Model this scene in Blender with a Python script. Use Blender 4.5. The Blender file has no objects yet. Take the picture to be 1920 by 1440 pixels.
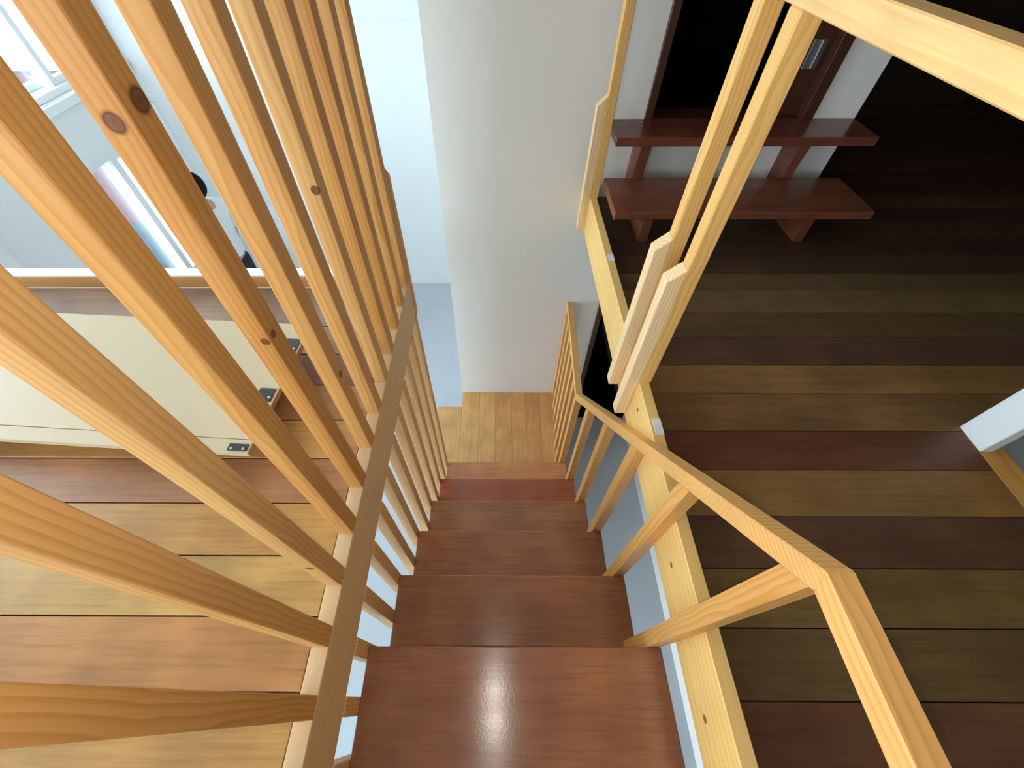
import bpy, bmesh, math, random
from mathutils import Vector, Matrix

# ------------------------------------------------------------------ scene / camera / light
scene = bpy.context.scene
col = scene.collection
random.seed(7)

# camera solved from the photograph: eye 1.0 m above the stair-well edge beams
PITCH, YAW, ROLL, FPX, CXPX = math.radians(52.1175), math.radians(-0.5574), math.radians(0.3619), 768.14, 931.36
cy, sy = math.cos(YAW), math.sin(YAW)
fwd = Vector((sy * math.cos(PITCH), cy * math.cos(PITCH), -math.sin(PITCH)))
rgt = Vector((cy, -sy, 0.0))
dwn = fwd.cross(rgt)
r2 = rgt * math.cos(ROLL) + dwn * math.sin(ROLL)
d2 = dwn * math.cos(ROLL) - rgt * math.sin(ROLL)
cam_data = bpy.data.cameras.new('camera')
cam = bpy.data.objects.new('camera', cam_data)
col.objects.link(cam)
cam.matrix_world = Matrix(((r2.x, -d2.x, -fwd.x, 0), (r2.y, -d2.y, -fwd.y, 0), (r2.z, -d2.z, -fwd.z, 1.0), (0, 0, 0, 1)))
cam_data.sensor_fit = 'HORIZONTAL'
cam_data.sensor_width = 36.0
cam_data.lens = FPX / 1920 * 36.0
cam_data.shift_x = (960 - CXPX) / 1920
cam_data.clip_start = 0.01
scene.camera = cam

SKY = 14.0
FLASH = 8.0
world = bpy.data.worlds.new('overcast_sky')
scene.world = world
world.use_nodes = True
wn = world.node_tree
wn.nodes['Background'].inputs[0].default_value = (0.74, 0.87, 1.0, 1)
wn.nodes['Background'].inputs[1].default_value = SKY

scene.view_settings.view_transform = 'Standard'
scene.view_settings.look = 'None'
scene.view_settings.exposure = 0.0
scene.view_settings.gamma = 1.0
scene.view_settings.use_curve_mapping = False

# levels and planes (metres)
Z_LOW = -2.16          # lower floor
Z_LAND = -1.751        # stair landing
Z_RF = -0.068          # right upper floor
Z_CEIL = 2.40
Y_PIER = 2.05
Y_FAR = 4.00
X_LW = -2.95           # left wall
Y_BACK = -2.6
X_RW = 3.2

# windows: (plane, u0, u1, z0, z1, stile positions)
WIN_LEFT = [(2.35, 3.93, 0.02, 1.75, 3.31), (0.30, 1.90, 0.03, 1.75, 1.10), (-2.2, -0.3, 0.03, 1.75, -1.25),  # first is seen; the other two are unseen, added to light the room
            (2.74, 3.66, -1.55, -0.37, 3.335), (0.1, 1.9, -2.0, -0.35, 1.00), (-1.9, -0.3, -2.0, -0.35, -1.1)]  # first is seen; the other two are unseen, added to brighten the lower room
WIN_BACK = [(-2.6, -0.9, 0.35, 1.95, -1.75), (-2.6, -0.6, -1.7, -0.5, -1.6)]  # unseen windows, giving light from behind
WIN_FAR = [(-2.6, -0.7, 0.95, 2.1, -1.65)]  # unseen window, put high to light the far room


# the photographer's phone flash, a few centimetres from the lens (its glint shows on the top tread)
fl_data = bpy.data.lights.new('phone_flash', 'POINT')
fl_data.energy = FLASH
fl_data.color = (1.0, 0.95, 0.88)
fl_data.shadow_soft_size = 0.008
flash = bpy.data.objects.new('phone_flash', fl_data)
flash.location = (-0.02, -0.02, 1.0)
col.objects.link(flash)


def portal(name, loc, rot, sx, sz):
    l = bpy.data.lights.new(name, 'AREA')
    l.shape = 'RECTANGLE'
    l.size, l.size_y = sx, sz
    o = bpy.data.objects.new(name, l)
    o.location = loc
    o.rotation_euler = rot
    l.cycles.is_portal = True
    col.objects.link(o)


for i, (a, b, z0, z1, s) in enumerate(WIN_LEFT):
    portal('window_daylight', (X_LW - 0.19, (a + b) / 2, (z0 + z1) / 2), (0, -math.pi / 2, 0), z1 - z0, b - a)
for i, (a, b, z0, z1, s) in enumerate(WIN_BACK):
    portal('window_daylight', ((a + b) / 2, Y_BACK - 0.19, (z0 + z1) / 2), (math.pi / 2, 0, 0), b - a, z1 - z0)
for i, (a, b, z0, z1, s) in enumerate(WIN_FAR):
    portal('window_daylight', ((a + b) / 2, Y_FAR + 0.19, (z0 + z1) / 2), (-math.pi / 2, 0, 0), b - a, z1 - z0)


# ------------------------------------------------------------------ materials
def lin(r, g, b):
    f = lambda c: (c / 255 / 12.92) if c / 255 <= 0.04045 else ((c / 255 + 0.055) / 1.055) ** 2.4
    return (f(r), f(g), f(b), 1.0)


class NT:
    def __init__(s, name):
        s.m = bpy.data.materials.new(name)
        s.m.use_nodes = True
        s.t = s.m.node_tree
        s.b = s.t.nodes['Principled BSDF']

    def n(s, typ, **kw):
        nd = s.t.nodes.new(typ)
        for k, v in kw.items():
            setattr(nd, k, v)
        return nd

    def put(s, sock, v):
        if isinstance(v, bpy.types.NodeSocket):
            s.t.links.new(v, sock)
        else:
            sock.default_value = v

    def math(s, op, a, b=0.0, c=None):
        nd = s.n('ShaderNodeMath', operation=op)
        s.put(nd.inputs[0], a)
        s.put(nd.inputs[1], b)
        if c is not None:
            s.put(nd.inputs[2], c)
        return nd.outputs[0]

    def noise(s, vec, scale, detail=2.0, rough=0.5):
        nd = s.n('ShaderNodeTexNoise')
        s.put(nd.inputs['Vector'], vec)
        nd.inputs['Scale'].default_value = scale
        nd.inputs['Detail'].default_value = detail
        nd.inputs['Roughness'].default_value = rough
        return nd.outputs[0]

    def comb(s, x, y, z):
        nd = s.n('ShaderNodeCombineXYZ')
        for i, v in enumerate((x, y, z)):
            s.put(nd.inputs[i], v)
        return nd.outputs[0]

    def mix(s, f, a, b, blend='MIX'):
        nd = s.n('ShaderNodeMix', data_type='RGBA', blend_type=blend)
        s.put(nd.inputs[0], f)
        s.put(nd.inputs[6], a)
        s.put(nd.inputs[7], b)
        return nd.outputs[2]

    def ramp(s, f, stops):
        nd = s.n('ShaderNodeValToRGB')
        s.put(nd.inputs[0], f)
        el = nd.color_ramp.elements
        el[0].position, el[0].color = stops[0][0], (stops[0][1],) * 3 + (1,)
        el[1].position, el[1].color = stops[-1][0], (stops[-1][1],) * 3 + (1,)
        for p, v in stops[1:-1]:
            e = el.new(p)
            e.color = (v,) * 3 + (1,)
        return nd.outputs[0]

    def bump(s, h, strength, dist=0.002):
        nd = s.n('ShaderNodeBump')
        nd.inputs['Strength'].default_value = strength
        nd.inputs['Distance'].default_value = dist
        s.put(nd.inputs['Height'], h)
        s.t.links.new(nd.outputs[0], s.b.inputs['Normal'])


def axes(t, axis):
    tc = t.n('ShaderNodeTexCoord')
    sp = t.n('ShaderNodeSeparateXYZ')
    t.t.links.new(tc.outputs['Object'], sp.inputs[0])
    o = sp.outputs
    order = {'x': (1, 2, 0), 'y': (0, 2, 1), 'z': (0, 1, 2)}[axis]
    return o[order[0]], o[order[1]], o[order[2]]


def pine(name, axis, knots=(), ring=0.0085, contrast=1.0):
    """Pine: growth rings around a pith outside the piece; base hue from the object's colour."""
    t = NT(name)
    a, b, l = axes(t, axis)
    oi = t.n('ShaderNodeObjectInfo')
    rnd = oi.outputs['Random']
    r1 = t.math('MULTIPLY', rnd, 37.0)
    r2_ = t.math('FRACT', t.math('MULTIPLY', rnd, 91.7))
    r3_ = t.math('FRACT', t.math('MULTIPLY', rnd, 53.3))
    lowv = t.comb(t.math('MULTIPLY', a, 3.0), t.math('MULTIPLY', b, 3.0), t.math('ADD', t.math('MULTIPLY', l, 1.3), r1))
    n1 = t.math('SUBTRACT', t.noise(lowv, 1.6, 2.0), 0.5)
    n1b = t.math('SUBTRACT', t.noise(lowv, 6.0, 1.0), 0.5)
    aa = t.math('ADD', t.math('ADD', a, t.math('MULTIPLY', t.math('SUBTRACT', r2_, 0.5), 0.09)), t.math('MULTIPLY', n1, 0.06))
    bb = t.math('ADD', t.math('ADD', b, t.math('ADD', 0.018, t.math('MULTIPLY', r3_, 0.05))), t.math('MULTIPLY', n1b, 0.012))
    rad = t.math('SQRT', t.math('ADD', t.math('MULTIPLY', aa, aa), t.math('MULTIPLY', bb, bb)))
    fr = t.math('FRACT', t.math('ADD', t.math('DIVIDE', rad, ring), r1))
    band = t.ramp(fr, [(0.0, 0.0), (0.45, 0.22), (0.8, 0.95), (0.9, 1.0), (1.0, 0.0)])
    fibv = t.comb(t.math('MULTIPLY', a, 260.0), t.math('MULTIPLY', b, 260.0), t.math('ADD', t.math('MULTIPLY', l, 7.0), r1))
    fib = t.noise(fibv, 1.0, 2.0)
    big = t.noise(lowv, 3.0, 2.0)
    base = oi.outputs['Color']
    hsv = t.n('ShaderNodeHueSaturation')
    hsv.inputs['Hue'].default_value = 0.492
    hsv.inputs['Saturation'].default_value = 1.15
    hsv.inputs['Value'].default_value = 0.70
    t.put(hsv.inputs['Color'], base)
    c = t.mix(t.math('MULTIPLY', band, 0.52 * contrast), base, hsv.outputs[0])
    c = t.mix(t.math('MULTIPLY', t.math('SUBTRACT', fib, 0.4), 0.35), c, lin(150, 90, 40))
    c = t.mix(t.math('MULTIPLY', t.math('SUBTRACT', big, 0.42), 0.55), c, lin(240, 200, 130))
    tc = t.n('ShaderNodeTexCoord')
    for (kx, ky, kz, kr) in knots:
        vm = t.n('ShaderNodeVectorMath', operation='SUBTRACT')
        t.t.links.new(tc.outputs['Object'], vm.inputs[0])
        vm.inputs[1].default_value = (kx, ky, kz)
        ln = t.n('ShaderNodeVectorMath', operation='LENGTH')
        t.t.links.new(vm.outputs[0], ln.inputs[0])
        d = t.math('DIVIDE', ln.outputs['Value'], kr)
        c = t.mix(t.ramp(d, [(0.0, 0.85), (0.55, 0.8), (0.68, 1.0), (0.8, 0.5), (1.0, 0.0)]), c, lin(88, 42, 22))
    t.put(t.b.inputs['Base Color'], c)
    t.b.inputs['Roughness'].default_value = 0.5
    t.b.inputs['Specular IOR Level'].default_value = 0.35
    t.bump(t.math('ADD', t.math('MULTIPLY', fib, 0.5), t.math('MULTIPLY', band, 0.3)), 0.12, 0.001)
    return t.m


def hardwood(name, axis, rough=0.35, bumpy=0.1, spec=0.5, streak=0.5, wavy=0.0, aniso=0.0):
    """Tropical hardwood board: hue from the object's colour, streaks and pores along the grain."""
    t = NT(name)
    a, b, l = axes(t, axis)
    oi = t.n('ShaderNodeObjectInfo')
    r1 = t.math('MULTIPLY', oi.outputs['Random'], 61.0)
    v = t.comb(t.math('ADD', t.math('MULTIPLY', a, 1.0), r1), b, t.math('MULTIPLY', l, 0.14))
    vf = t.comb(t.math('ADD', t.math('MULTIPLY', a, 1.0), r1), b, t.math('MULTIPLY', l, 0.05))
    n1 = t.noise(v, 14.0, 4.0, 0.6)
    n2 = t.noise(vf, 130.0, 3.0, 0.6)
    n3 = t.noise(t.comb(a, b, t.math('ADD', l, r1)), 5.0, 2.0)
    base = oi.outputs['Color']
    dk = t.mix(1.0, base, (0.45, 0.40, 0.38, 1), 'MULTIPLY')
    lt = t.mix(1.0, base, (1.45, 1.42, 1.3, 1), 'MULTIPLY')
    c = t.mix(t.ramp(n1, [(0.32, 0.0), (0.72, streak)]), base, dk)
    c = t.mix(t.ramp(n3, [(0.4, 0.0), (0.75, 0.6)]), c, lt)
    c = t.mix(t.ramp(n2, [(0.45, 0.0), (0.75, 0.45)]), c, dk)
    t.put(t.b.inputs['Base Color'], c)
    rr = t.math('ADD', rough - 0.06, t.math('MULTIPLY', n1, 0.12))
    t.put(t.b.inputs['Roughness'], rr)
    t.b.inputs['Specular IOR Level'].default_value = spec
    if aniso:
        t.b.inputs['Anisotropic'].default_value = aniso
        t.put(t.b.inputs['Tangent'], t.comb(1.0, 0.0, 0.0))
        t.b.inputs['Anisotropic Rotation'].default_value = 0.25
    hgt = t.math('ADD', t.math('MULTIPLY', n2, 0.5), t.math('MULTIPLY', t.noise(t.comb(a, b, l), 220.0, 2.0), wavy))
    t.bump(hgt, bumpy, 0.001)
    return t.m


def plain(name, rgb, rough=0.6, noise=0.04, scale=8.0, spec=0.4, metal=0.0, bump=0.0):
    t = NT(name)
    tc = t.n('ShaderNodeTexCoord')
    nz = t.noise(tc.outputs['Object'], scale, 4.0, 0.55)
    c0 = lin(*rgb)
    c = t.mix(t.math('MULTIPLY', nz, 1.0), tuple(x * (1 - noise) for x in c0[:3]) + (1,), tuple(min(1, x * (1 + noise)) for x in c0[:3]) + (1,))
    t.put(t.b.inputs['Base Color'], c)
    t.b.inputs['Roughness'].default_value = rough
    t.b.inputs['Specular IOR Level'].default_value = spec
    t.b.inputs['Metallic'].default_value = metal
    if bump:
        t.bump(t.noise(tc.outputs['Object'], scale * 12, 3.0), bump, 0.002)
    return t.m


def glass():
    t = NT('window_glass')
    tr = t.n('ShaderNodeBsdfTransparent')
    gl = t.n('ShaderNodeBsdfGlossy')
    gl.inputs['Roughness'].default_value = 0.02
    tr.inputs[0].default_value = (0.94, 0.97, 0.96, 1)
    fr = t.n('ShaderNodeFresnel')
    fr.inputs[0].default_value = 1.45
    mx = t.n('ShaderNodeMixShader')
    t.t.links.new(t.math('MULTIPLY', fr.outputs[0], 0.8), mx.inputs[0])
    t.t.links.new(tr.outputs[0], mx.inputs[1])
    t.t.links.new(gl.outputs[0], mx.inputs[2])
    t.t.links.new(mx.outputs[0], t.t.nodes['Material Output'].inputs[0])
    return t.m


M = dict(
    pine_x=pine('pine_grain_x', 'x'), pine_y=pine('pine_grain_y', 'y'), pine_z=pine('pine_grain_z', 'z'),
    beam_y=pine('pine_beam_y', 'y', ring=0.02, contrast=0.6),
    floor_left=hardwood('hardwood_floor_light', 'x', 0.42, 0.12, 0.35),
    floor_right=hardwood('hardwood_floor_dark', 'x', 0.45, 0.12, 0.3),
    tread=hardwood('polished_tread', 'x', 0.22, 0.16, 0.7, 0.5, 0.5, 0.75),
    landing=hardwood('landing_plank', 'y', 0.38, 0.1, 0.4, 0.28),
    mahogany=hardwood('mahogany_step', 'x', 0.22, 0.06, 0.55),
    mahogany_z=hardwood('mahogany_upright', 'z', 0.35, 0.1, 0.45),
    wall=plain('white_plaster', (230, 225, 219), 0.85, 0.02, 3.0, 0.2, bump=0.05),
    wall_cool=plain('white_painted_wall', (228, 231, 232), 0.8, 0.015, 2.0, 0.2),
    ceiling=plain('white_ceiling', (232, 231, 228), 0.9, 0.01, 2.0, 0.2),
    concrete=plain('grey_concrete', (190, 195, 202), 0.5, 0.09, 5.0, 0.35, bump=0.08),
    dark=plain('dark_brown_panel', (46, 32, 24), 0.6, 0.15, 9.0, 0.3),
    black=plain('painted_darkness', (14, 12, 12), 0.9, 0.1, 5.0, 0.1),  # near-black colour stands in for the darkness of the unlit rooms
    frame_dark=plain('dark_door_wood', (74, 40, 28), 0.4, 0.2, 14.0, 0.4),
    white_frame=plain('white_window_frame', (232, 236, 238), 0.35, 0.01, 3.0, 0.5),
    white_post=plain('white_paint', (236, 238, 240), 0.5, 0.01, 3.0, 0.4),
    ply=plain('birch_plywood', (198, 178, 146), 0.55, 0.05, 2.2, 0.35),
    ply_edge=plain('plywood_edge', (172, 138, 116), 0.7, 0.15, 40.0, 0.2),
    black_metal=plain('black_steel_plate', (34, 36, 40), 0.45, 0.08, 30.0, 0.5),
    steel=plain('steel_screw', (205, 205, 205), 0.3, 0.05, 30.0, 0.5, 0.9),
    grey_plate=plain('grey_metal_plate', (120, 118, 122), 0.35, 0.05, 20.0, 0.5, 0.5),
    paper=plain('white_paper_label', (232, 230, 230), 0.8, 0.02, 30.0, 0.2),
    glass=glass(),
    hair=plain('black_hair', (12, 10, 10), 0.7, 0.2, 60.0, 0.15),
    skin=plain('skin', (196, 148, 122), 0.55, 0.05, 10.0, 0.35),
    shirt=plain('white_cotton_shirt', (225, 228, 230), 0.85, 0.03, 12.0, 0.2, bump=0.2),
    trousers=plain('dark_trousers', (48, 50, 58), 0.85, 0.08, 20.0, 0.2),
    shoe=plain('dark_shoe', (40, 36, 34), 0.5, 0.08, 20.0, 0.4),
    siding=plain('pink_siding', (142, 108, 116), 0.7, 0.06, 2.0, 0.2),
    base_blue=plain('pale_blue_foundation', (98, 116, 128), 0.7, 0.06, 3.0, 0.2),
    ground=plain('grass_ground', (78, 92, 62), 0.95, 0.35, 1.3, 0.1),
    leaf=plain('olive_leaf', (84, 98, 58), 0.7, 0.3, 9.0, 0.2),
    twig=plain('grey_twig', (84, 72, 62), 0.8, 0.2, 20.0, 0.2),
)

PINE = lin(222, 160, 88)
PALE = lin(238, 200, 148)
YELLOW = lin(244, 198, 122)


# ------------------------------------------------------------------ helpers
def tag(o, label=None, cat=None, group=None, kind=None):
    if label: o['label'] = label
    if cat: o['category'] = cat
    if group: o['group'] = group
    if kind: o['kind'] = kind
    return o


def empty(name, loc=(0, 0, 0), rz=0.0, **kw):
    o = bpy.data.objects.new(name, None)
    o.empty_display_size = 0.1
    o.location = loc
    o.rotation_euler = (0, 0, rz)
    col.objects.link(o)
    return tag(o, **kw)


def world_origin(o):
    v = Vector((0, 0, 0))
    while o is not None:
        v += o.location
        o = o.parent
    return v


def link(name, me, mat, parent=None, at=(0, 0, 0), color=None, local=False, **kw):
    """Object with its origin at world point `at` (or parent-space when local)."""
    o = bpy.data.objects.new(name, me)
    if mat is not None and not me.materials:
        me.materials.append(mat)
    if parent is not None:
        o.parent = parent
        o.location = Vector(at) if local else Vector(at) - world_origin(parent)
    else:
        o.location = at
    if color is not None:
        o.color = color
    col.objects.link(o)
    return tag(o, **kw)


def to_mesh(bm, name, smooth=False):
    bmesh.ops.recalc_face_normals(bm, faces=bm.faces)
    me = bpy.data.meshes.new(name)
    bm.to_mesh(me)
    bm.free()
    if smooth:
        for p in me.polygons:
            p.use_smooth = True
    return me


def bm_box(bm, x0, x1, y0, y1, z0, z1):
    vs = [bm.verts.new((x, y, z)) for x in (x0, x1) for y in (y0, y1) for z in (z0, z1)]
    for f in ((0, 1, 3, 2), (4, 6, 7, 5), (0, 4, 5, 1), (2, 3, 7, 6), (0, 2, 6, 4), (1, 5, 7, 3)):
        bm.faces.new([vs[i] for i in f])
    return vs


def box(name, mat, x0, x1, y0, y1, z0, z1, parent=None, bevel=0.0015, color=None, **kw):
    c = Vector(((x0 + x1) / 2, (y0 + y1) / 2, (z0 + z1) / 2))
    bm = bmesh.new()
    bm_box(bm, x0 - c.x, x1 - c.x, y0 - c.y, y1 - c.y, z0 - c.z, z1 - c.z)
    if bevel:
        bmesh.ops.bevel(bm, geom=bm.edges[:], offset=bevel, segments=1, affect='EDGES')
    return link(name, to_mesh(bm, name), mat, parent, c, color, **kw)


def prism(name, mat, poly, axis, a0, a1, parent=None, color=None, bevel=0.0015, **kw):
    """Extrude a polygon: axis 'x' -> poly is (y,z); 'y' -> (x,z); 'z' -> (x,y)."""
    def P(u, v, w):
        return {'x': (w, u, v), 'y': (u, w, v), 'z': (u, v, w)}[axis]
    pts0 = [Vector(P(u, v, a0)) for u, v in poly]
    pts1 = [Vector(P(u, v, a1)) for u, v in poly]
    c = sum(pts0 + pts1, Vector()) / (2 * len(poly))
    bm = bmesh.new()
    v0 = [bm.verts.new(p - c) for p in pts0]
    v1 = [bm.verts.new(p - c) for p in pts1]
    bm.faces.new(v0)
    bm.faces.new(v1[::-1])
    for i in range(len(poly)):
        j = (i + 1) % len(poly)
        bm.faces.new((v0[i], v1[i], v1[j], v0[j]))
    bmesh.ops.recalc_face_normals(bm, faces=bm.faces)
    if bevel:
        bmesh.ops.bevel(bm, geom=bm.edges[:], offset=bevel, segments=1, affect='EDGES')
    return link(name, to_mesh(bm, name), mat, parent, c, color, **kw)


def wall(name, mat, axis, p0, p1, u0, u1, z0, z1, holes=(), **kw):
    """Slab wall with rectangular openings. axis = the wall's normal ('x' or 'y')."""
    us = sorted({u0, u1, *[v for h in holes for v in h[:2] if u0 < v < u1]})
    zs = sorted({z0, z1, *[v for h in holes for v in h[2:4] if z0 < v < z1]})
    bm = bmesh.new()
    for a, b in zip(us, us[1:]):
        run = None
        for c, d in zip(zs, zs[1:]):
            solid = not any(h[0] < (a + b) / 2 < h[1] and h[2] < (c + d) / 2 < h[3] for h in holes)
            if solid:
                run = (run[0], d) if run else (c, d)
            if run and (not solid or d == zs[-1]):
                if axis == 'x':
                    bm_box(bm, p0, p1, a, b, *run)
                else:
                    bm_box(bm, a, b, p0, p1, *run)
                run = None
    return link(name, to_mesh(bm, name), mat, kind='structure', **kw)


def disc(bm, c, n, r, t, seg=10):
    n = Vector(n).normalized()
    m = Matrix.Translation(Vector(c)) @ n.to_track_quat('Z', 'Y').to_matrix().to_4x4()
    bmesh.ops.create_cone(bm, cap_ends=True, segments=seg, radius1=r, radius2=r, depth=t, matrix=m)


# ------------------------------------------------------------------ the room
wall('wall_left', M['wall_cool'], 'x', X_LW - 0.2, X_LW, Y_BACK - 0.2, Y_FAR, Z_LOW, Z_CEIL,
     [(a, b, z0, z1) for a, b, z0, z1, s in WIN_LEFT], label='white wall with tall windows overlooking the neighbouring house')
wall('wall_far', M['wall_cool'], 'y', Y_FAR, Y_FAR + 0.2, X_LW - 0.2, 0.46, Z_LOW, Z_CEIL, [(a, b, z0, z1) for a, b, z0, z1, s in WIN_FAR], label='pale wall at the far end of the double-height room')
wall('wall_back', M['wall'], 'y', Y_BACK - 0.2, Y_BACK, X_LW, X_RW, Z_LOW, Z_CEIL, [(a, b, z0, z1) for a, b, z0, z1, s in WIN_BACK],
     label='white wall behind the head of the stairs')
wall('wall_right', M['dark'], 'x', X_RW, X_RW + 0.1, Y_BACK - 0.2, 3.4, -0.3, Z_CEIL, label='unseen wall of the right room, dark brown to keep the room dim')  # unseen wall; its dark colour is chosen to keep the right room dim
wall('wall_stair', M['wall'], 'y', Y_PIER, Y_PIER + 0.12, -0.304, 1.571, Z_LOW, Z_CEIL,
     [(0.641, 1.378, 0.25, 2.2), (0.65, 1.12, Z_LOW - 1, -0.26)], label='tall white plaster wall rising from the stair landing')
wall('wall_under', M['wall'], 'x', 1.12, 1.20, Y_BACK, Y_PIER + 0.12, Z_LOW, -0.25, label='white wall of the lower room under the dark floor')
wall('wall_inner', M['wall'], 'x', 0.40, 0.45, Y_PIER + 0.12, Y_FAR, Z_LOW, Z_CEIL, label='white wall hidden behind the stair wall')
wall('wall_blackout', M['black'], 'x', 0.45, 0.46, Y_PIER + 0.12, 3.3, Z_LOW, Z_CEIL, label='black lining standing in for the darkness of the room')  # added sheet whose black stands for the darkness inside
wall('wall_corridor', M['black'], 'x', 1.50, 1.571, Y_PIER + 0.12, 3.3, Z_LOW, Z_CEIL, label='wall between doorway and corridor, blackened to stand for darkness')
wall('wall_room', M['black'], 'y', 3.3, 3.4, 0.46, 1.50, Z_LOW, Z_CEIL, label='wall inside the doorway, coloured black to stand for darkness')
wall('wall_dark', M['dark'], 'y', 3.3, 3.4, 1.50, X_RW, Z_LOW, Z_CEIL, label='dark wood wall at the end of the right room')
box('ceiling', M['ceiling'], X_LW - 0.2, X_RW + 0.1, Y_BACK - 0.2, Y_FAR + 0.15, Z_CEIL, Z_CEIL + 0.1, bevel=0, kind='structure', label='white ceiling above the stairs')
box('trim_1', M['wall_cool'], X_LW, 0.40, Y_FAR - 0.006, Y_FAR, 0.268, 0.282, bevel=0, kind='structure', label='thin horizontal joint strip on the far wall')
box('trim_2', M['white_frame'], X_LW, X_LW + 0.04, Y_FAR - 0.03, Y_FAR, Z_LOW, -0.26, bevel=0.002, kind='structure', label='white corner strip below the upper window')
box('trim_3', M['wall_cool'], X_LW, X_LW + 0.03, 2.02, 2.10, Z_LOW, Z_CEIL, bevel=0.002, kind='structure', label='slim white pilaster on the window wall')

# lower floor
box('floor', M['concrete'], X_LW - 0.2, 1.571, Y_BACK - 0.2, Y_FAR + 0.15, Z_LOW - 0.1, Z_LOW, bevel=0, kind='structure', label='smooth grey floor of the lower room')
# left upper floor with its boards
fl = box('floor', M['wall'], X_LW, -0.389, Y_BACK, 1.30, -0.18, -0.022, bevel=0, kind='structure', label='honey-coloured board floor beside the slat screen')
yb = [0.014, 0.144, 0.269, 0.396, 0.521, 0.6455, 0.773, 0.901, 1.031, 1.24]
yb = [yb[0] - 0.1285 * k for k in range(20, 0, -1)] + yb
near_far = [lin(178, 134, 78), lin(176, 124, 74), lin(186, 146, 84), lin(184, 137, 74), lin(168, 118, 80), lin(184, 136, 78),
            lin(166, 120, 80), lin(132, 88, 66), lin(158, 116, 86), lin(152, 120, 98)]
for i in range(len(yb) - 1):
    k = i - 19
    c = near_far[k] if 0 <= k < len(near_far) else random.choice(near_far)
    box('floor_board', M['floor_left'], X_LW, -0.389, yb[i] + 0.0016, yb[i + 1] - 0.0016, -0.022, 0.0, fl, 0.0012, c)
# right upper floor with its boards
fr_ = link('floor', None or bpy.data.meshes.new('floor'), None, at=(0, 0, 0), kind='structure', label='dark brown board floor beyond the guard rail')
bm = bmesh.new()
bm_box(bm, 0.4665, 1.478, Y_BACK, Y_PIER, -0.25, -0.09)
bm_box(bm, 1.478, X_RW, 0.6535, 3.3, -0.25, -0.09)
bm_box(bm, 1.478, X_RW, Y_BACK, 0.6535, -0.25, -0.17)
me = to_mesh(bm, 'floor_slab')
me.materials.append(M['dark'])
fr_.data = me
yr = [0.005, 0.1356, 0.262, 0.391, 0.525, 0.6525, 0.7935, 0.9154, 1.0473, 1.1773, 1.3122, 1.415]
yr = [yr[0] - 0.1295 * k for k in range(20, 0, -1)] + yr
while yr[-1] < 3.3:
    yr.append(min(3.3, yr[-1] + 0.1295))
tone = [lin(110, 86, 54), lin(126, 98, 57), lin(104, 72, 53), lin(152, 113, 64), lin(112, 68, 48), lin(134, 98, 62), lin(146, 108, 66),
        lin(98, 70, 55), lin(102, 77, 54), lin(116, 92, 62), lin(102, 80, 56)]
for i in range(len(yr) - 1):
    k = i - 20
    c = tone[k] if 0 <= k < len(tone) else random.choice([lin(78, 56, 40), lin(88, 66, 44), lin(70, 48, 38)])  # remaining boards coloured darker, standing in for the dim far end of the room
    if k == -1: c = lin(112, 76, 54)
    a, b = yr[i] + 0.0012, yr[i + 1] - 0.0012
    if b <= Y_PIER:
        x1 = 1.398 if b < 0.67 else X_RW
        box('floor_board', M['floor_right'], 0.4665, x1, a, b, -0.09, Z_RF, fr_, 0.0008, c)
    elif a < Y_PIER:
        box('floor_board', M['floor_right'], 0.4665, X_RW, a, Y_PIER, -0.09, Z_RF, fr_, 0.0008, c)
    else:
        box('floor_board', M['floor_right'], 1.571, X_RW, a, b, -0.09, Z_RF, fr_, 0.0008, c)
box('floor', M['concrete'], 1.478, X_RW, Y_BACK, 0.6535, -0.17, -0.10, bevel=0, kind='structure', label='grey sunken floor behind the white post')


box('floor', M['black'], 0.682, 1.12, Y_PIER + 0.02, 3.3, Z_LOW, Z_LOW + 0.006, bevel=0, kind='structure', label='slab coloured black for the darkness inside the opening under the board floor')  # added over the grey floor; its black stands for the darkness inside

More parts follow.
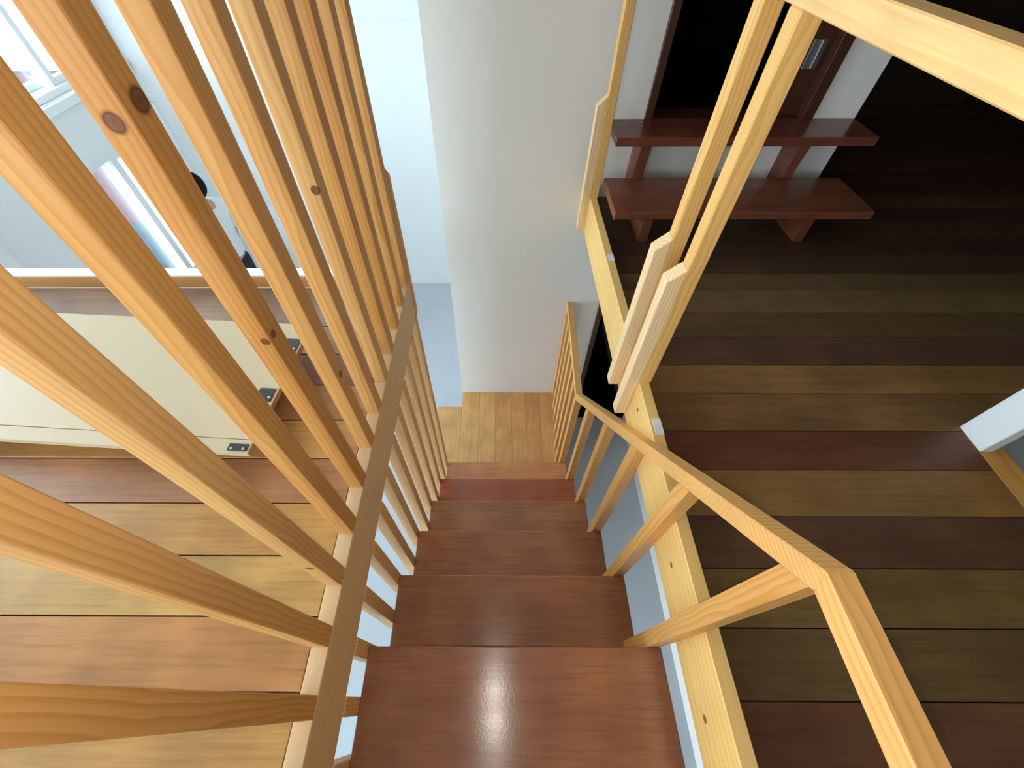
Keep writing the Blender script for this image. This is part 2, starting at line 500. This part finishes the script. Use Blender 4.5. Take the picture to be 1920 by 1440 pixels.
# windows
def window(name, plane, axis, u0, u1, z0, z1, s, label, sill=True, sg=1, din=-0.03, sw=0.045):
    """White double-sash window set in the wall; plane = inner wall face; opens to the outside."""
    out = -0.2
    g = empty(name, ((plane, (u0 + u1) / 2, z0) if axis == 'x' else ((u0 + u1) / 2, plane, z0)), kind='structure', label=label)

    def b(nm, mat, a0, a1, d0, d1, c0, c1, bev=0.003, parent=g):
        if axis == 'x':
            return box(nm, mat, plane + d0, plane + d1, a0, a1, c0, c1, parent, bev)
        e0, e1 = sorted((plane + sg * d0, plane + sg * d1))
        return box(nm, mat, a0, a1, e0, e1, c0, c1, parent, bev)
    f = 0.04
    b('frame_side', M['white_frame'], u0, u0 + f, -0.185, din, z0, z1)
    b('frame_side', M['white_frame'], u1 - f, u1, -0.185, din, z0, z1)
    b('frame_head', M['white_frame'], u0 + f, u1 - f, -0.185, din, z1 - f, z1)
    b('frame_foot', M['white_frame'], u0 + f, u1 - f, -0.185, din, z0, z0 + f)
    for (a, c, d) in ((u0 + f, s + 0.03, -0.17), (s - 0.03, u1 - f, -0.13 if din < -0.1 else -0.10)):
        q = b('sash', M['white_frame'], a, a + sw, d, d + 0.035, z0 + f, z1 - f)
        b('sash', M['white_frame'], c - sw, c, d, d + 0.035, z0 + f, z1 - f)
        b('sash', M['white_frame'], a + sw, c - sw, d, d + 0.035, z0 + f, z0 + f + 0.04)
        b('sash', M['white_frame'], a + sw, c - sw, d, d + 0.035, z1 - f - 0.04, z1 - f)
        b('pane', M['glass'], a + sw, c - sw, d + 0.014, d + 0.02, z0 + f + 0.04, z1 - f - 0.04, 0)
    if sill:
        b('sill', M['white_frame'], u0 - 0.03, min(u1 + 0.03, Y_FAR - 0.005 if axis == 'x' else 9), din, 0.03, z0 - 0.055, z0 - 0.002)
    return g


n = 0
for (a, b_, z0, z1, s) in WIN_LEFT:
    n += 1
    window('window_%d' % n, X_LW, 'x', a, b_, z0, z1, s,
           sw=0.065 if n == 4 else 0.045, label=['white-framed upper window looking at sky and pink house', 'unseen white-framed upper window added beside the board floor for light', 'unseen white-framed upper window added at the rear of the board floor for light',
            'white-framed lower window showing the pink siding', 'unseen white-framed lower window added under the board floor for light', 'unseen white-framed lower window added at the rear of the lower room for light'][n - 1])
for (a, b_, z0, z1, s) in WIN_BACK:
    n += 1
    window('window_%d' % n, Y_BACK, 'y', a, b_, z0, z1, s, 'unseen white-framed window behind the stairs, giving light from behind')
for (a, b_, z0, z1, s) in WIN_FAR:
    n += 1
    window('window_%d' % n, Y_FAR, 'y', a, b_, z0, z1, s, 'unseen white-framed window high in the far wall, to add light', sg=-1)

# doorway in the stair wall
d = empty('door_1', (1.0, Y_PIER, 0.285), kind='structure', label='dark brown doorway with interior blackened for darkness above two wooden steps')
box('door_jamb', M['frame_dark'], 0.641, 0.674, 2.035, 2.17, 0.285, 2.2, d, 0.002)
box('door_jamb', M['frame_dark'], 1.329, 1.378, 2.035, 2.17, 0.285, 2.2, d, 0.002)
box('door_head', M['frame_dark'], 0.674, 1.329, 2.035, 2.17, 2.14, 2.2, d, 0.002)
box('door_sill', M['frame_dark'], 0.641, 1.378, 2.05, 2.17, 0.25, 0.285, d, 0.002)
leaf = box('door_leaf', M['frame_dark'], 1.12, 1.329, 2.085, 2.12, 0.285, 2.14, d, 0.002)
pl = box('handle_plate', M['grey_plate'], 1.25, 1.306, 2.078, 2.085, 0.455, 0.553, leaf, 0.002)
box('handle_bar', M['steel'], 1.2795, 1.2845, 2.070, 2.078, 0.458, 0.553, leaf, 0.001)
d2_ = empty('door_2', (0.9, Y_PIER, Z_LOW), kind='structure', label='dark opening below the board floor beside the landing')
box('door_jamb', M['frame_dark'], 0.65, 0.682, 2.04, 2.17, Z_LOW, -0.26, d2_, 0.002)
box('door_head', M['frame_dark'], 0.682, 1.12, 2.04, 2.17, -0.30, -0.26, d2_, 0.002)
box('floor', M['black'], 0.46, 1.50, Y_PIER + 0.12, 3.3, 0.10, 0.25, bevel=0, kind='structure', label='floor inside the doorway above the steps, black to stand for darkness')

# ------------------------------------------------------------------ slat screen on the left of the stair well
KN = {1: [(0.019, 0.012, None, 0.030)], 4: [(0.006, -0.019, None, 0.022)]}
ss = empty('slat_screen', (-0.37, 0.5, -0.183), label='tall pine slat screen standing on the edge beam beside the stairs', cat='screen')
box('edge_beam', M['beam_y'], -0.388, -0.351, Y_BACK, 1.289, -0.183, 0.0, ss, 0.0015, lin(226, 192, 150))
NOSE = lambda i: 0.118 + 0.2326 * (i - 1)
TZ = lambda i: -0.294 - 0.2428 * (i - 1)


def tread_z(y):
    i = 1
    while i < 7 and y > NOSE(i) - 0.004:
        i += 1
    return TZ(i)


hues = [lin(212, 157, 92), lin(207, 151, 86), lin(215, 162, 98), lin(203, 145, 80), lin(217, 168, 106)]
for k in range(-5, 9):
    y = 0.321 + 0.1163 * k
    zc = 1.2
    mat = M['pine_z']
    kn = {1: [(0.0, -0.019, 0.845 - zc, 0.0125), (0.0185, 0.006, 0.856 - zc, 0.0145), (0.009, -0.019, 0.543 - zc, 0.0085), (0.0185, -0.006, 0.547 - zc, 0.0085)], 4: [(0.011, -0.019, 0.603 - zc, 0.011)],
          -1: [(0.0, -0.019, 0.149 - zc, 0.010)], 2: [(0.0185, 0.0, 0.30 - zc, 0.010)]}.get(k)
    if kn:
        mat = pine('pine_knotty', 'z', kn)
    box('slat', mat, -0.388, -0.351, y, y + 0.038, 0.0, Z_CEIL, ss, 0.0015, hues[(k * 2 + 11) % 5])
    zb = tread_z(y + 0.02) - 0.13
    box('baluster', M['pine_z'], -0.3855, -0.3475, y, y + 0.038, zb, -0.183, ss, 0.0015, lin(232, 184, 128))
yl = 0.321 + 0.1163 * 8 + 0.038
prism('end_cleat', M['pine_z'], [(yl, -0.19), (yl + 0.036, -0.19), (yl + 0.036, 0.385), (yl, 0.415)], 'x', -0.388, -0.349, ss, PINE)

# ------------------------------------------------------------------ guard railing on the right of the stair well
gr = empty('guard_railing', (0.449, 0.5, -0.183), label='pale pine guard rail with bolted posts along the dark floor', cat='railing')
BKN = [(-0.0165, -0.30, 0.02, 0.010), (-0.0165, 0.15, 0.05, 0.008), (-0.0165, 0.25, -0.02, 0.009), (-0.0165, 0.05, -0.03, 0.007), (-0.0165, 0.55, 0.0, 0.008), (-0.0165, 1.0, 0.03, 0.008)]
beam_k = pine('pine_beam_knotty', 'y', BKN, 0.02, 0.6)
box('edge_beam', beam_k, 0.4325, 0.4655, Y_BACK, Y_PIER, -0.183, 0.0, gr, 0.002, YELLOW)
for y in (-0.95, 0.784, 0.910, 1.900):
    p = box('post', M['pine_z'], 0.4325, 0.4695, y, y + 0.038, 0.0, 0.864, gr, 0.002, lin(238, 186, 112))
    prism('cleat', M['pine_z'], [(0.395, -0.17), (0.4325, -0.17), (0.4325, 0.416), (0.395, 0.382)], 'y', y, y + 0.038, p, lin(246, 212, 164))
box('top_rail', M['beam_y'], 0.4325, 0.4705, Y_BACK, Y_PIER, 0.864, 0.9015, gr, 0.002, lin(242, 196, 132))
for (y0, y1) in ((0.597, 0.652), (1.408, 1.452)):
    box('paper_label', M['paper'], 0.442, 0.4657, y0, y1, 0.0, 0.0012, gr, 0)

# ------------------------------------------------------------------ stairs
st = empty('staircase', (0.04, 0.8, Z_LOW), label='steep wooden staircase with polished red-brown treads and lower landing', cat='stairs')
XL, XR = -0.3475, 0.4325
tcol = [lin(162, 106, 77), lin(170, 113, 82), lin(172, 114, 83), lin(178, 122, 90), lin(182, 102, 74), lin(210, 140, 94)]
for i in range(1, 7):
    sk = 0.003 * (i - 1)
    y0 = -0.85 if i == 1 else NOSE(i) - 0.2326 - 0.028
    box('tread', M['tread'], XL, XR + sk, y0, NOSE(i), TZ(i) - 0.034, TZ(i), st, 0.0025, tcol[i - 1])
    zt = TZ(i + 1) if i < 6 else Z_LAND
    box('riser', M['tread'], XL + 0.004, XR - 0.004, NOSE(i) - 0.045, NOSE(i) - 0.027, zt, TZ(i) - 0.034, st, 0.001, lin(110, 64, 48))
ln = empty('landing', (0, 1.6, Z_LAND))
ln.parent = st
ln.location = Vector((0, 1.6, Z_LAND)) - st.location
xs = [-0.50, -0.304, -0.159, -0.03, 0.10, 0.215, 0.33, 0.455]
lc = [lin(214, 164, 104), lin(214, 164, 102), lin(216, 166, 106), lin(210, 156, 98), lin(212, 158, 100), lin(206, 150, 94), lin(210, 156, 98)]
for j in range(7):
    y1 = 1.908 if j == 0 else Y_PIER
    box('plank', M['landing'], xs[j] + 0.0006, xs[j + 1] - 0.0006, NOSE(6) - 0.07, y1 - 0.001, Z_LAND - 0.034, Z_LAND, ln, 0.001, lc[j])
box('plinth', M['landing'], -0.49, 0.44, 1.27, 1.90, Z_LOW, Z_LAND - 0.034, st, 0.001, lin(180, 128, 80))
for x in (-0.335, 0.388):
    prism('stringer', M['tread'], [(-0.85, TZ(1) - 0.035), (NOSE(1) - 0.262, TZ(1) - 0.035), (NOSE(6) - 0.05, TZ(6) - 0.258), (NOSE(6) - 0.05, Z_LOW), (NOSE(6) - 0.22, Z_LOW),
                                   (NOSE(1) - 0.36, TZ(1) - 0.28), (-0.85, TZ(1) - 0.28)], 'x', x, x + 0.03, st, lin(104, 62, 46))

# ------------------------------------------------------------------ stair handrail
hr = empty('stair_handrail', (0.414, 0.8, Z_LAND), label='pine handrail with square balusters following the steps down', cat='handrail')
T = 0.036
stn = [(-1.05, 0.467, 0.3955, 0.4325), (0.128, 0.467, 0.3955, 0.4325), (1.310, -0.768, 0.411, 0.447), (Y_PIER, -0.768, 0.440, 0.478)]
ang = math.atan2(0.467 + 0.768, 1.310 - 0.128)
mit = math.tan(ang / 2) * T
bott = [(-1.05, 0.467 - T), (0.128 - mit, 0.467 - T), (1.310 - mit, -0.768 - T), (Y_PIER, -0.768 - T)]


def rail_mesh(i0, i1, name):
    bm = bmesh.new()
    c = Vector(((stn[i0][2] + stn[i1][3]) / 2, (stn[i0][0] + stn[i1][0]) / 2, (stn[i0][1] + stn[i1][1]) / 2))
    rows = []
    for i in (i0, i1):
        y, z, a, b = stn[i]
        yb_, zb_ = bott[i]
        rows.append([bm.verts.new(Vector(p) - c) for p in ((a, y, z), (b, y, z), (b, yb_, zb_), (a, yb_, zb_))])
    for j in range(4):
        q = (j + 1) % 4
        bm.faces.new((rows[0][j], rows[0][q], rows[1][q], rows[1][j]))
    bm.faces.new(rows[0])
    bm.faces.new(rows[1][::-1])
    bmesh.ops.recalc_face_normals(bm, faces=bm.faces)
    bmesh.ops.bevel(bm, geom=bm.edges[:], offset=0.0018, segments=1, affect='EDGES')
    return to_mesh(bm, name), c


for i in range(3):
    me, c = rail_mesh(i, i + 1, 'rail')
    link('rail', me, M['pine_y'], hr, c, lin(234, 178, 108))


def rail_under(y):
    for i in range(3):
        if y <= bott[i + 1][0]:
            t = (y - bott[i][0]) / (bott[i + 1][0] - bott[i][0])
            return bott[i][1] + t * (bott[i + 1][1] - bott[i][1])
    return bott[3][1]


for i in range(1, 7):
    y = NOSE(i) + 0.001
    s = 0.0025 * (i - 1)
    zb = TZ(i + 1) if i < 6 else Z_LAND
    za, zc = rail_under(y), rail_under(y + 0.038)
    prism('baluster', M['pine_z'], [(y, zb), (y + 0.038, zb), (y + 0.038, zc), (y, za)], 'x', 0.3955 + s, 0.4335 + s, hr, lin(226, 166, 96))
for j, y in enumerate((1.400, 1.519, 1.640, 1.760, 1.880, 2.0)):
    s = 0.015 + 0.030 * (y - 1.3) / 0.75
    box('baluster', M['pine_z'], 0.3955 + s, 0.4335 + s, y, y + 0.038, Z_LAND, -0.768 - T, hr, 0.0015, lin(222, 166, 100))
for y in (-0.35, -0.85):
    box('baluster', M['pine_z'], 0.3955, 0.4325, y, y + 0.038, TZ(1), 0.467 - T, hr, 0.0015, lin(226, 166, 96))

# ------------------------------------------------------------------ wooden entry steps under the doorway
es = empty('entry_steps', (1.0, 1.85, Z_RF), label='two red-brown wooden steps on brackets below the dark doorway', cat='steps')
box('step_board', M['mahogany'], 0.487, 1.572, 1.848, Y_PIER, 0.25, 0.285, es, 0.003, lin(112, 62, 48))
box('step_board', M['mahogany'], 0.487, 1.580, 1.632, 1.935, 0.045, 0.08, es, 0.003, lin(126, 74, 54))
for x in (0.62, 1.315):
    prism('bracket', M['mahogany_z'], [(1.645, Z_RF), (1.645, 0.045), (1.935, 0.045), (1.935, 0.13), (1.915, 0.25), (Y_PIER, 0.25), (Y_PIER, Z_RF)], 'x', x, x + 0.045, es, lin(118, 66, 48), 0.002)

# ------------------------------------------------------------------ kerb at the end of the left floor
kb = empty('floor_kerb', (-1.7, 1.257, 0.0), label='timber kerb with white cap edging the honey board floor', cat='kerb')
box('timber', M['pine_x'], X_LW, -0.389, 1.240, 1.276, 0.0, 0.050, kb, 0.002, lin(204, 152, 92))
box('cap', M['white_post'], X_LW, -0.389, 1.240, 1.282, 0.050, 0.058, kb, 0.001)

# ------------------------------------------------------------------ low plywood platform
ang = math.atan2(-0.063, 0.998)
pf = empty('plywood_platform', (-0.621, 0.482, 0.0), ang, label='low cream plywood platform with black corner plates behind the slats', cat='platform')


def lbox(name, mat, x0, x1, y0, y1, z0, z1, parent=pf, bevel=0.001):
    c = Vector(((x0 + x1) / 2, (y0 + y1) / 2, (z0 + z1) / 2))
    off = Vector((0, 0, 0)) if parent is pf else parent.location
    bm = bmesh.new()
    bm_box(bm, x0 - c.x, x1 - c.x, y0 - c.y, y1 - c.y, z0 - c.z, z1 - c.z)
    if bevel:
        bmesh.ops.bevel(bm, geom=bm.edges[:], offset=bevel, segments=1, affect='EDGES')
    return link(name, to_mesh(bm, name), mat, parent, c - off, None, local=True)


ZT = 0.100
tp = lbox('top_panel', M['ply'], -1.25, 0.0, 0.040, 0.455, ZT - 0.004, ZT)
lbox('panel_edge', M['ply_edge'], -1.25, 0.0, 0.0405, 0.455, ZT - 0.018, ZT - 0.004, pf, 0)
lbox('front_strip', M['ply'], -1.25, 0.0, 0.0, 0.0385, ZT - 0.018, ZT - 0.0005)
lbox('front_core', M['ply_edge'], -0.01, 0.0008, 0.0015, 0.037, ZT - 0.017, ZT - 0.0015, pf, 0)
lbox('base_box', M['ply_edge'], -1.2, -0.10, 0.07, 0.42, 0.0, ZT - 0.018)
for (x, y, w, h_) in ((-0.055, 0.005, 0.05, 0.02), (-0.052, 0.155, 0.046, 0.045), (-0.055, 0.33, 0.05, 0.06)):
    q = lbox('corner_plate', M['black_metal'], x, x + w, y, y + h_, ZT, ZT + 0.002, pf, 0.0006)
    for sx in (0.2, 0.8):
        bm = bmesh.new()
        disc(bm, (0, 0, 0), (0, 0, 1), 0.0038, 0.0012)
        link('screw', to_mesh(bm, 'screw'), M['steel'], q, (w * (sx - 0.5), -h_ * 0.2, 0.0014), local=True)

# ------------------------------------------------------------------ white post and kerb in the right room
wp = empty('white_post', (1.44, 0.626, Z_RF), label='white painted post standing on the dark floor', cat='post')
box('shaft', M['white_post'], 1.398, 1.436, 0.583, 0.669, Z_RF, Z_CEIL, wp, 0.002)
ek = empty('edge_kerb', (1.438, -0.5, -0.17), label='orange timber edging beside the white post', cat='kerb')
box('timber', M['pine_y'], 1.3985, 1.478, Y_BACK, 0.6525, -0.17, Z_RF, ek, 0.002, lin(226, 166, 88))


# ------------------------------------------------------------------ person in the lower room (seen between two slats)
def skin_mesh(name, mat, verts, edges, radii, parent=None, at=(0, 0, 0), root=0, sub=2, local=False):
    me = bpy.data.meshes.new(name)
    me.from_pydata(verts, edges, [])
    o = link(name, me, mat, parent, at, local=local)
    md = o.modifiers.new('skin', 'SKIN')
    md.use_smooth_shade = True
    sv = me.skin_vertices[0].data
    for i, r in enumerate(radii):
        sv[i].radius = (r, r) if not isinstance(r, tuple) else r
    sv[root].use_root = True
    ms = o.modifiers.new('sub', 'SUBSURF')
    ms.levels = ms.render_levels = sub
    return o


# local frame: faces +x', left side +y'; base at feet
person = empty('person', (-2.45, 3.22, Z_LOW), math.pi, label='person in a white shirt with short black hair standing by the lower window', cat='person')
V, E, R = [], [], []


def chain(pts, start=None):
    prev = start
    out = []
    for p, r in pts:
        V.append(p); R.append(r)
        i = len(V) - 1
        if prev is not None:
            E.append((prev, i))
        prev = i
        out.append(i)
    return out


sp = chain([((0, 0, 0.90), (0.13, 0.10)), ((0, 0, 1.05), (0.125, 0.095)), ((0, 0, 1.22), (0.14, 0.10)), ((-0.005, 0, 1.34), (0.115, 0.09)),
            ((0.0, 0, 1.41), 0.055), ((0.01, 0, 1.475), 0.052), ((0.03, 0, 1.51), 0.072), ((0.03, 0, 1.572), 0.086), ((0.025, 0, 1.622), 0.068)])
for sgn in (1, -1):
    chain([((0.0, 0.085 * sgn, 0.84), 0.085), ((0.01, 0.09 * sgn, 0.47), 0.058), ((-0.01, 0.095 * sgn, 0.30), 0.052), ((-0.02, 0.10 * sgn, 0.09), 0.038), ((0.03, 0.105 * sgn, 0.045), 0.04), ((0.13, 0.115 * sgn, 0.03), 0.03)], sp[0])
    arm = chain([((0.0, 0.17 * sgn, 1.355), 0.052), ((0.0, 0.215 * sgn, 1.08), 0.040), ((0.06, 0.22 * sgn, 0.86), 0.029), ((0.085, 0.215 * sgn, 0.80), (0.016, 0.030))], sp[3])
    for q in range(4):
        fx = 0.062 + 0.017 * q
        chain([((fx + 0.012, 0.213 * sgn, 0.762), 0.0085), ((fx + 0.020, 0.205 * sgn, 0.730 + 0.006 * abs(q - 1.5)), 0.008), ((fx + 0.022, 0.195 * sgn, 0.705 + 0.008 * abs(q - 1.5)), 0.007)], arm[3])
    chain([((0.112, 0.20 * sgn, 0.795), 0.009), ((0.122, 0.192 * sgn, 0.768), 0.008)], arm[3])
body = skin_mesh('body', M['skin'], V, E, R, person, local=True)

V, E, R = [], [], []
sp = chain([((0, 0, 0.90), (0.155, 0.118)), ((0, 0, 1.05), (0.15, 0.115)), ((0, 0, 1.22), (0.165, 0.12)), ((-0.005, 0, 1.345), (0.13, 0.105)), ((-0.002, 0, 1.405), 0.068), ((0.008, 0, 1.43), 0.062)])
for sgn in (1, -1):
    chain([((0.0, 0.175 * sgn, 1.355), 0.068), ((0.0, 0.21 * sgn, 1.17), 0.062), ((0.0, 0.217 * sgn, 1.08), 0.06)], sp[3])
skin_mesh('shirt', M['shirt'], V, E, R, body, local=True)
V, E, R = [], [], []
sp = chain([((0, 0, 0.95), (0.15, 0.115)), ((0, 0, 0.88), (0.15, 0.12))])
for sgn in (1, -1):
    chain([((0.0, 0.09 * sgn, 0.80), 0.102), ((0.01, 0.095 * sgn, 0.47), 0.075), ((-0.01, 0.10 * sgn, 0.25), 0.07), ((-0.02, 0.102 * sgn, 0.085), 0.064)], sp[1])
skin_mesh('trousers', M['trousers'], V, E, R, body, local=True)
for sgn in (1, -1):
    V, E, R = [], [], []
    chain([((-0.055, 0.10 * sgn, 0.04), 0.04), ((0.03, 0.107 * sgn, 0.045), 0.046), ((0.13, 0.117 * sgn, 0.034), 0.036), ((0.165, 0.12 * sgn, 0.028), 0.026)])
    skin_mesh('shoe', M['shoe'], V, E, R, body, local=True)
# hair cap, ears, nose, eyes
bm = bmesh.new()
bmesh.ops.create_icosphere(bm, subdivisions=3, radius=1.0)
for v in bm.verts:
    v.co = Vector((v.co.x * 0.114, v.co.y * 0.094, v.co.z * 0.116))
bmesh.ops.delete(bm, geom=[v for v in bm.verts if (v.co.z < 0.02 and v.co.x > 0.015) or v.co.z < -0.085], context='VERTS')
hair = link('hair', to_mesh(bm, 'hair', True), M['hair'], body, (0.002, 0, 1.568), local=True)
for sgn in (1, -1):
    bm = bmesh.new()
    bmesh.ops.create_icosphere(bm, subdivisions=2, radius=1.0)
    for v in bm.verts:
        v.co = Vector((v.co.x * 0.018, v.co.y * 0.009, v.co.z * 0.030))
    link('ear', to_mesh(bm, 'ear', True), M['skin'], body, (0.018, 0.082 * sgn, 1.535), local=True)
    bm = bmesh.new()
    bmesh.ops.create_icosphere(bm, subdivisions=2, radius=0.010)
    link('eye', to_mesh(bm, 'eye', True), M['hair'], body, (0.104, 0.032 * sgn, 1.56), local=True)
bm = bmesh.new()
bmesh.ops.create_cone(bm, cap_ends=True, segments=8, radius1=0.016, radius2=0.005, depth=0.05)
link('nose', to_mesh(bm, 'nose', True), M['skin'], body, (0.113, 0, 1.535), local=True)
bm = bmesh.new()
bm_box(bm, -0.006, 0.006, -0.022, 0.022, -0.005, 0.005)
link('mouth', to_mesh(bm, 'mouth'), plain('lip', (150, 92, 84), 0.5), body, (0.096, 0, 1.495), local=True)

# ------------------------------------------------------------------ outside the windows
box('floor', M['ground'], -30, -3.2, -14, 26, -3.7, -3.6, bevel=0, kind='structure', label='grassy ground outside the windows')
hs = empty('neighbour_house', (-7.0, 8.0, -3.6), label='pink clapboard house outside the windows', cat='house')
box('body', M['siding'], -12.0, -4.3, 6.05, 11.0, -2.55, -0.56, hs, 0)
box('foundation', M['base_blue'], -12.02, -4.28, 6.03, 11.02, -3.6, -2.55, hs, 0)
z = -2.55
me_c = None
while z < -0.6:
    bm = bmesh.new()
    if me_c is None:
        vs = bm_box(bm, -3.85, 3.85, -0.012, 0.012, -0.05, 0.05)
        for v in vs:
            if v.co.z > 0 and v.co.y < 0:
                v.co.y += 0.016
        me_c = to_mesh(bm, 'clapboard')
    else:
        bm.free()
    link('clapboard', me_c, M['siding'], hs, (-8.15, 6.035, z + 0.05))
    z += 0.1
box('roof', M['white_frame'], -12.2, -4.15, 5.98, 11.1, -0.56, -0.50, hs, 0.004, label='pale flat roof')
gw = empty('bright_strip_wall', (-4.2, 5.55, -3.6), label='white wall added outside so a strip of the lower window shows white', cat='wall')  # added white wall, stands in for an overexposed strip in the lower window
box('wall_body', M['white_post'], -5.11, -3.3, 5.5, 5.6, -3.6, -1.06, gw, 0)
box('coping', M['white_frame'], -5.13, -3.3, 5.47, 5.63, -1.06, -1.0, gw, 0.004)
# shrub with bare twigs, and a leafy bush
sh = empty('bare_shrub', (-4.95, 5.0, -3.6), label='bare twiggy shrub in front of the pale foundation', cat='shrub')
bm = bmesh.new()
for q in range(26):
    p = Vector((random.uniform(-0.1, 0.1), random.uniform(-0.1, 0.1), 0))
    dr = Vector((random.uniform(-0.5, 0.5), random.uniform(-0.4, 0.4), 1)).normalized()
    for sgm in range(4):
        nx = p + dr * random.uniform(0.2, 0.32)
        mtx = Matrix.Translation((p + nx) / 2) @ (nx - p).to_track_quat('Z', 'Y').to_matrix().to_4x4()
        bmesh.ops.create_cone(bm, cap_ends=False, segments=4, radius1=0.012 - 0.0025 * sgm, radius2=0.0095 - 0.0025 * sgm, depth=(nx - p).length, matrix=mtx)
        p = nx
        dr = (dr + Vector((random.uniform(-0.4, 0.4), random.uniform(-0.4, 0.4), random.uniform(-0.1, 0.3)))).normalized()
link('twigs', to_mesh(bm, 'twigs'), M['twig'], sh, (-4.95, 5.0, -3.6))
bu = empty('leafy_bush', (-4.35, 4.6, -3.6), label='low olive-green bush below the lower window', cat='bush')
bm = bmesh.new()
for q in range(420):
    th, ph = random.uniform(0, 2 * math.pi), math.acos(random.uniform(0, 1))
    rr = random.uniform(0.75, 1.0)
    p = Vector((0.5 * math.sin(ph) * math.cos(th), 0.45 * math.sin(ph) * math.sin(th), 0.5 * math.cos(ph))) * rr
    u = Vector((random.uniform(-1, 1), random.uniform(-1, 1), random.uniform(-1, 1))).normalized()
    w = u.orthogonal().normalized()
    L = 0.05
    vs = [bm.verts.new(p + x) for x in (-u * L, w * L * 0.45, u * L, -w * L * 0.45)]
    bm.faces.new(vs)
me = to_mesh(bm, 'foliage')
link('foliage', me, M['leaf'], bu, (-4.35, 4.6, -3.6), kind='stuff')
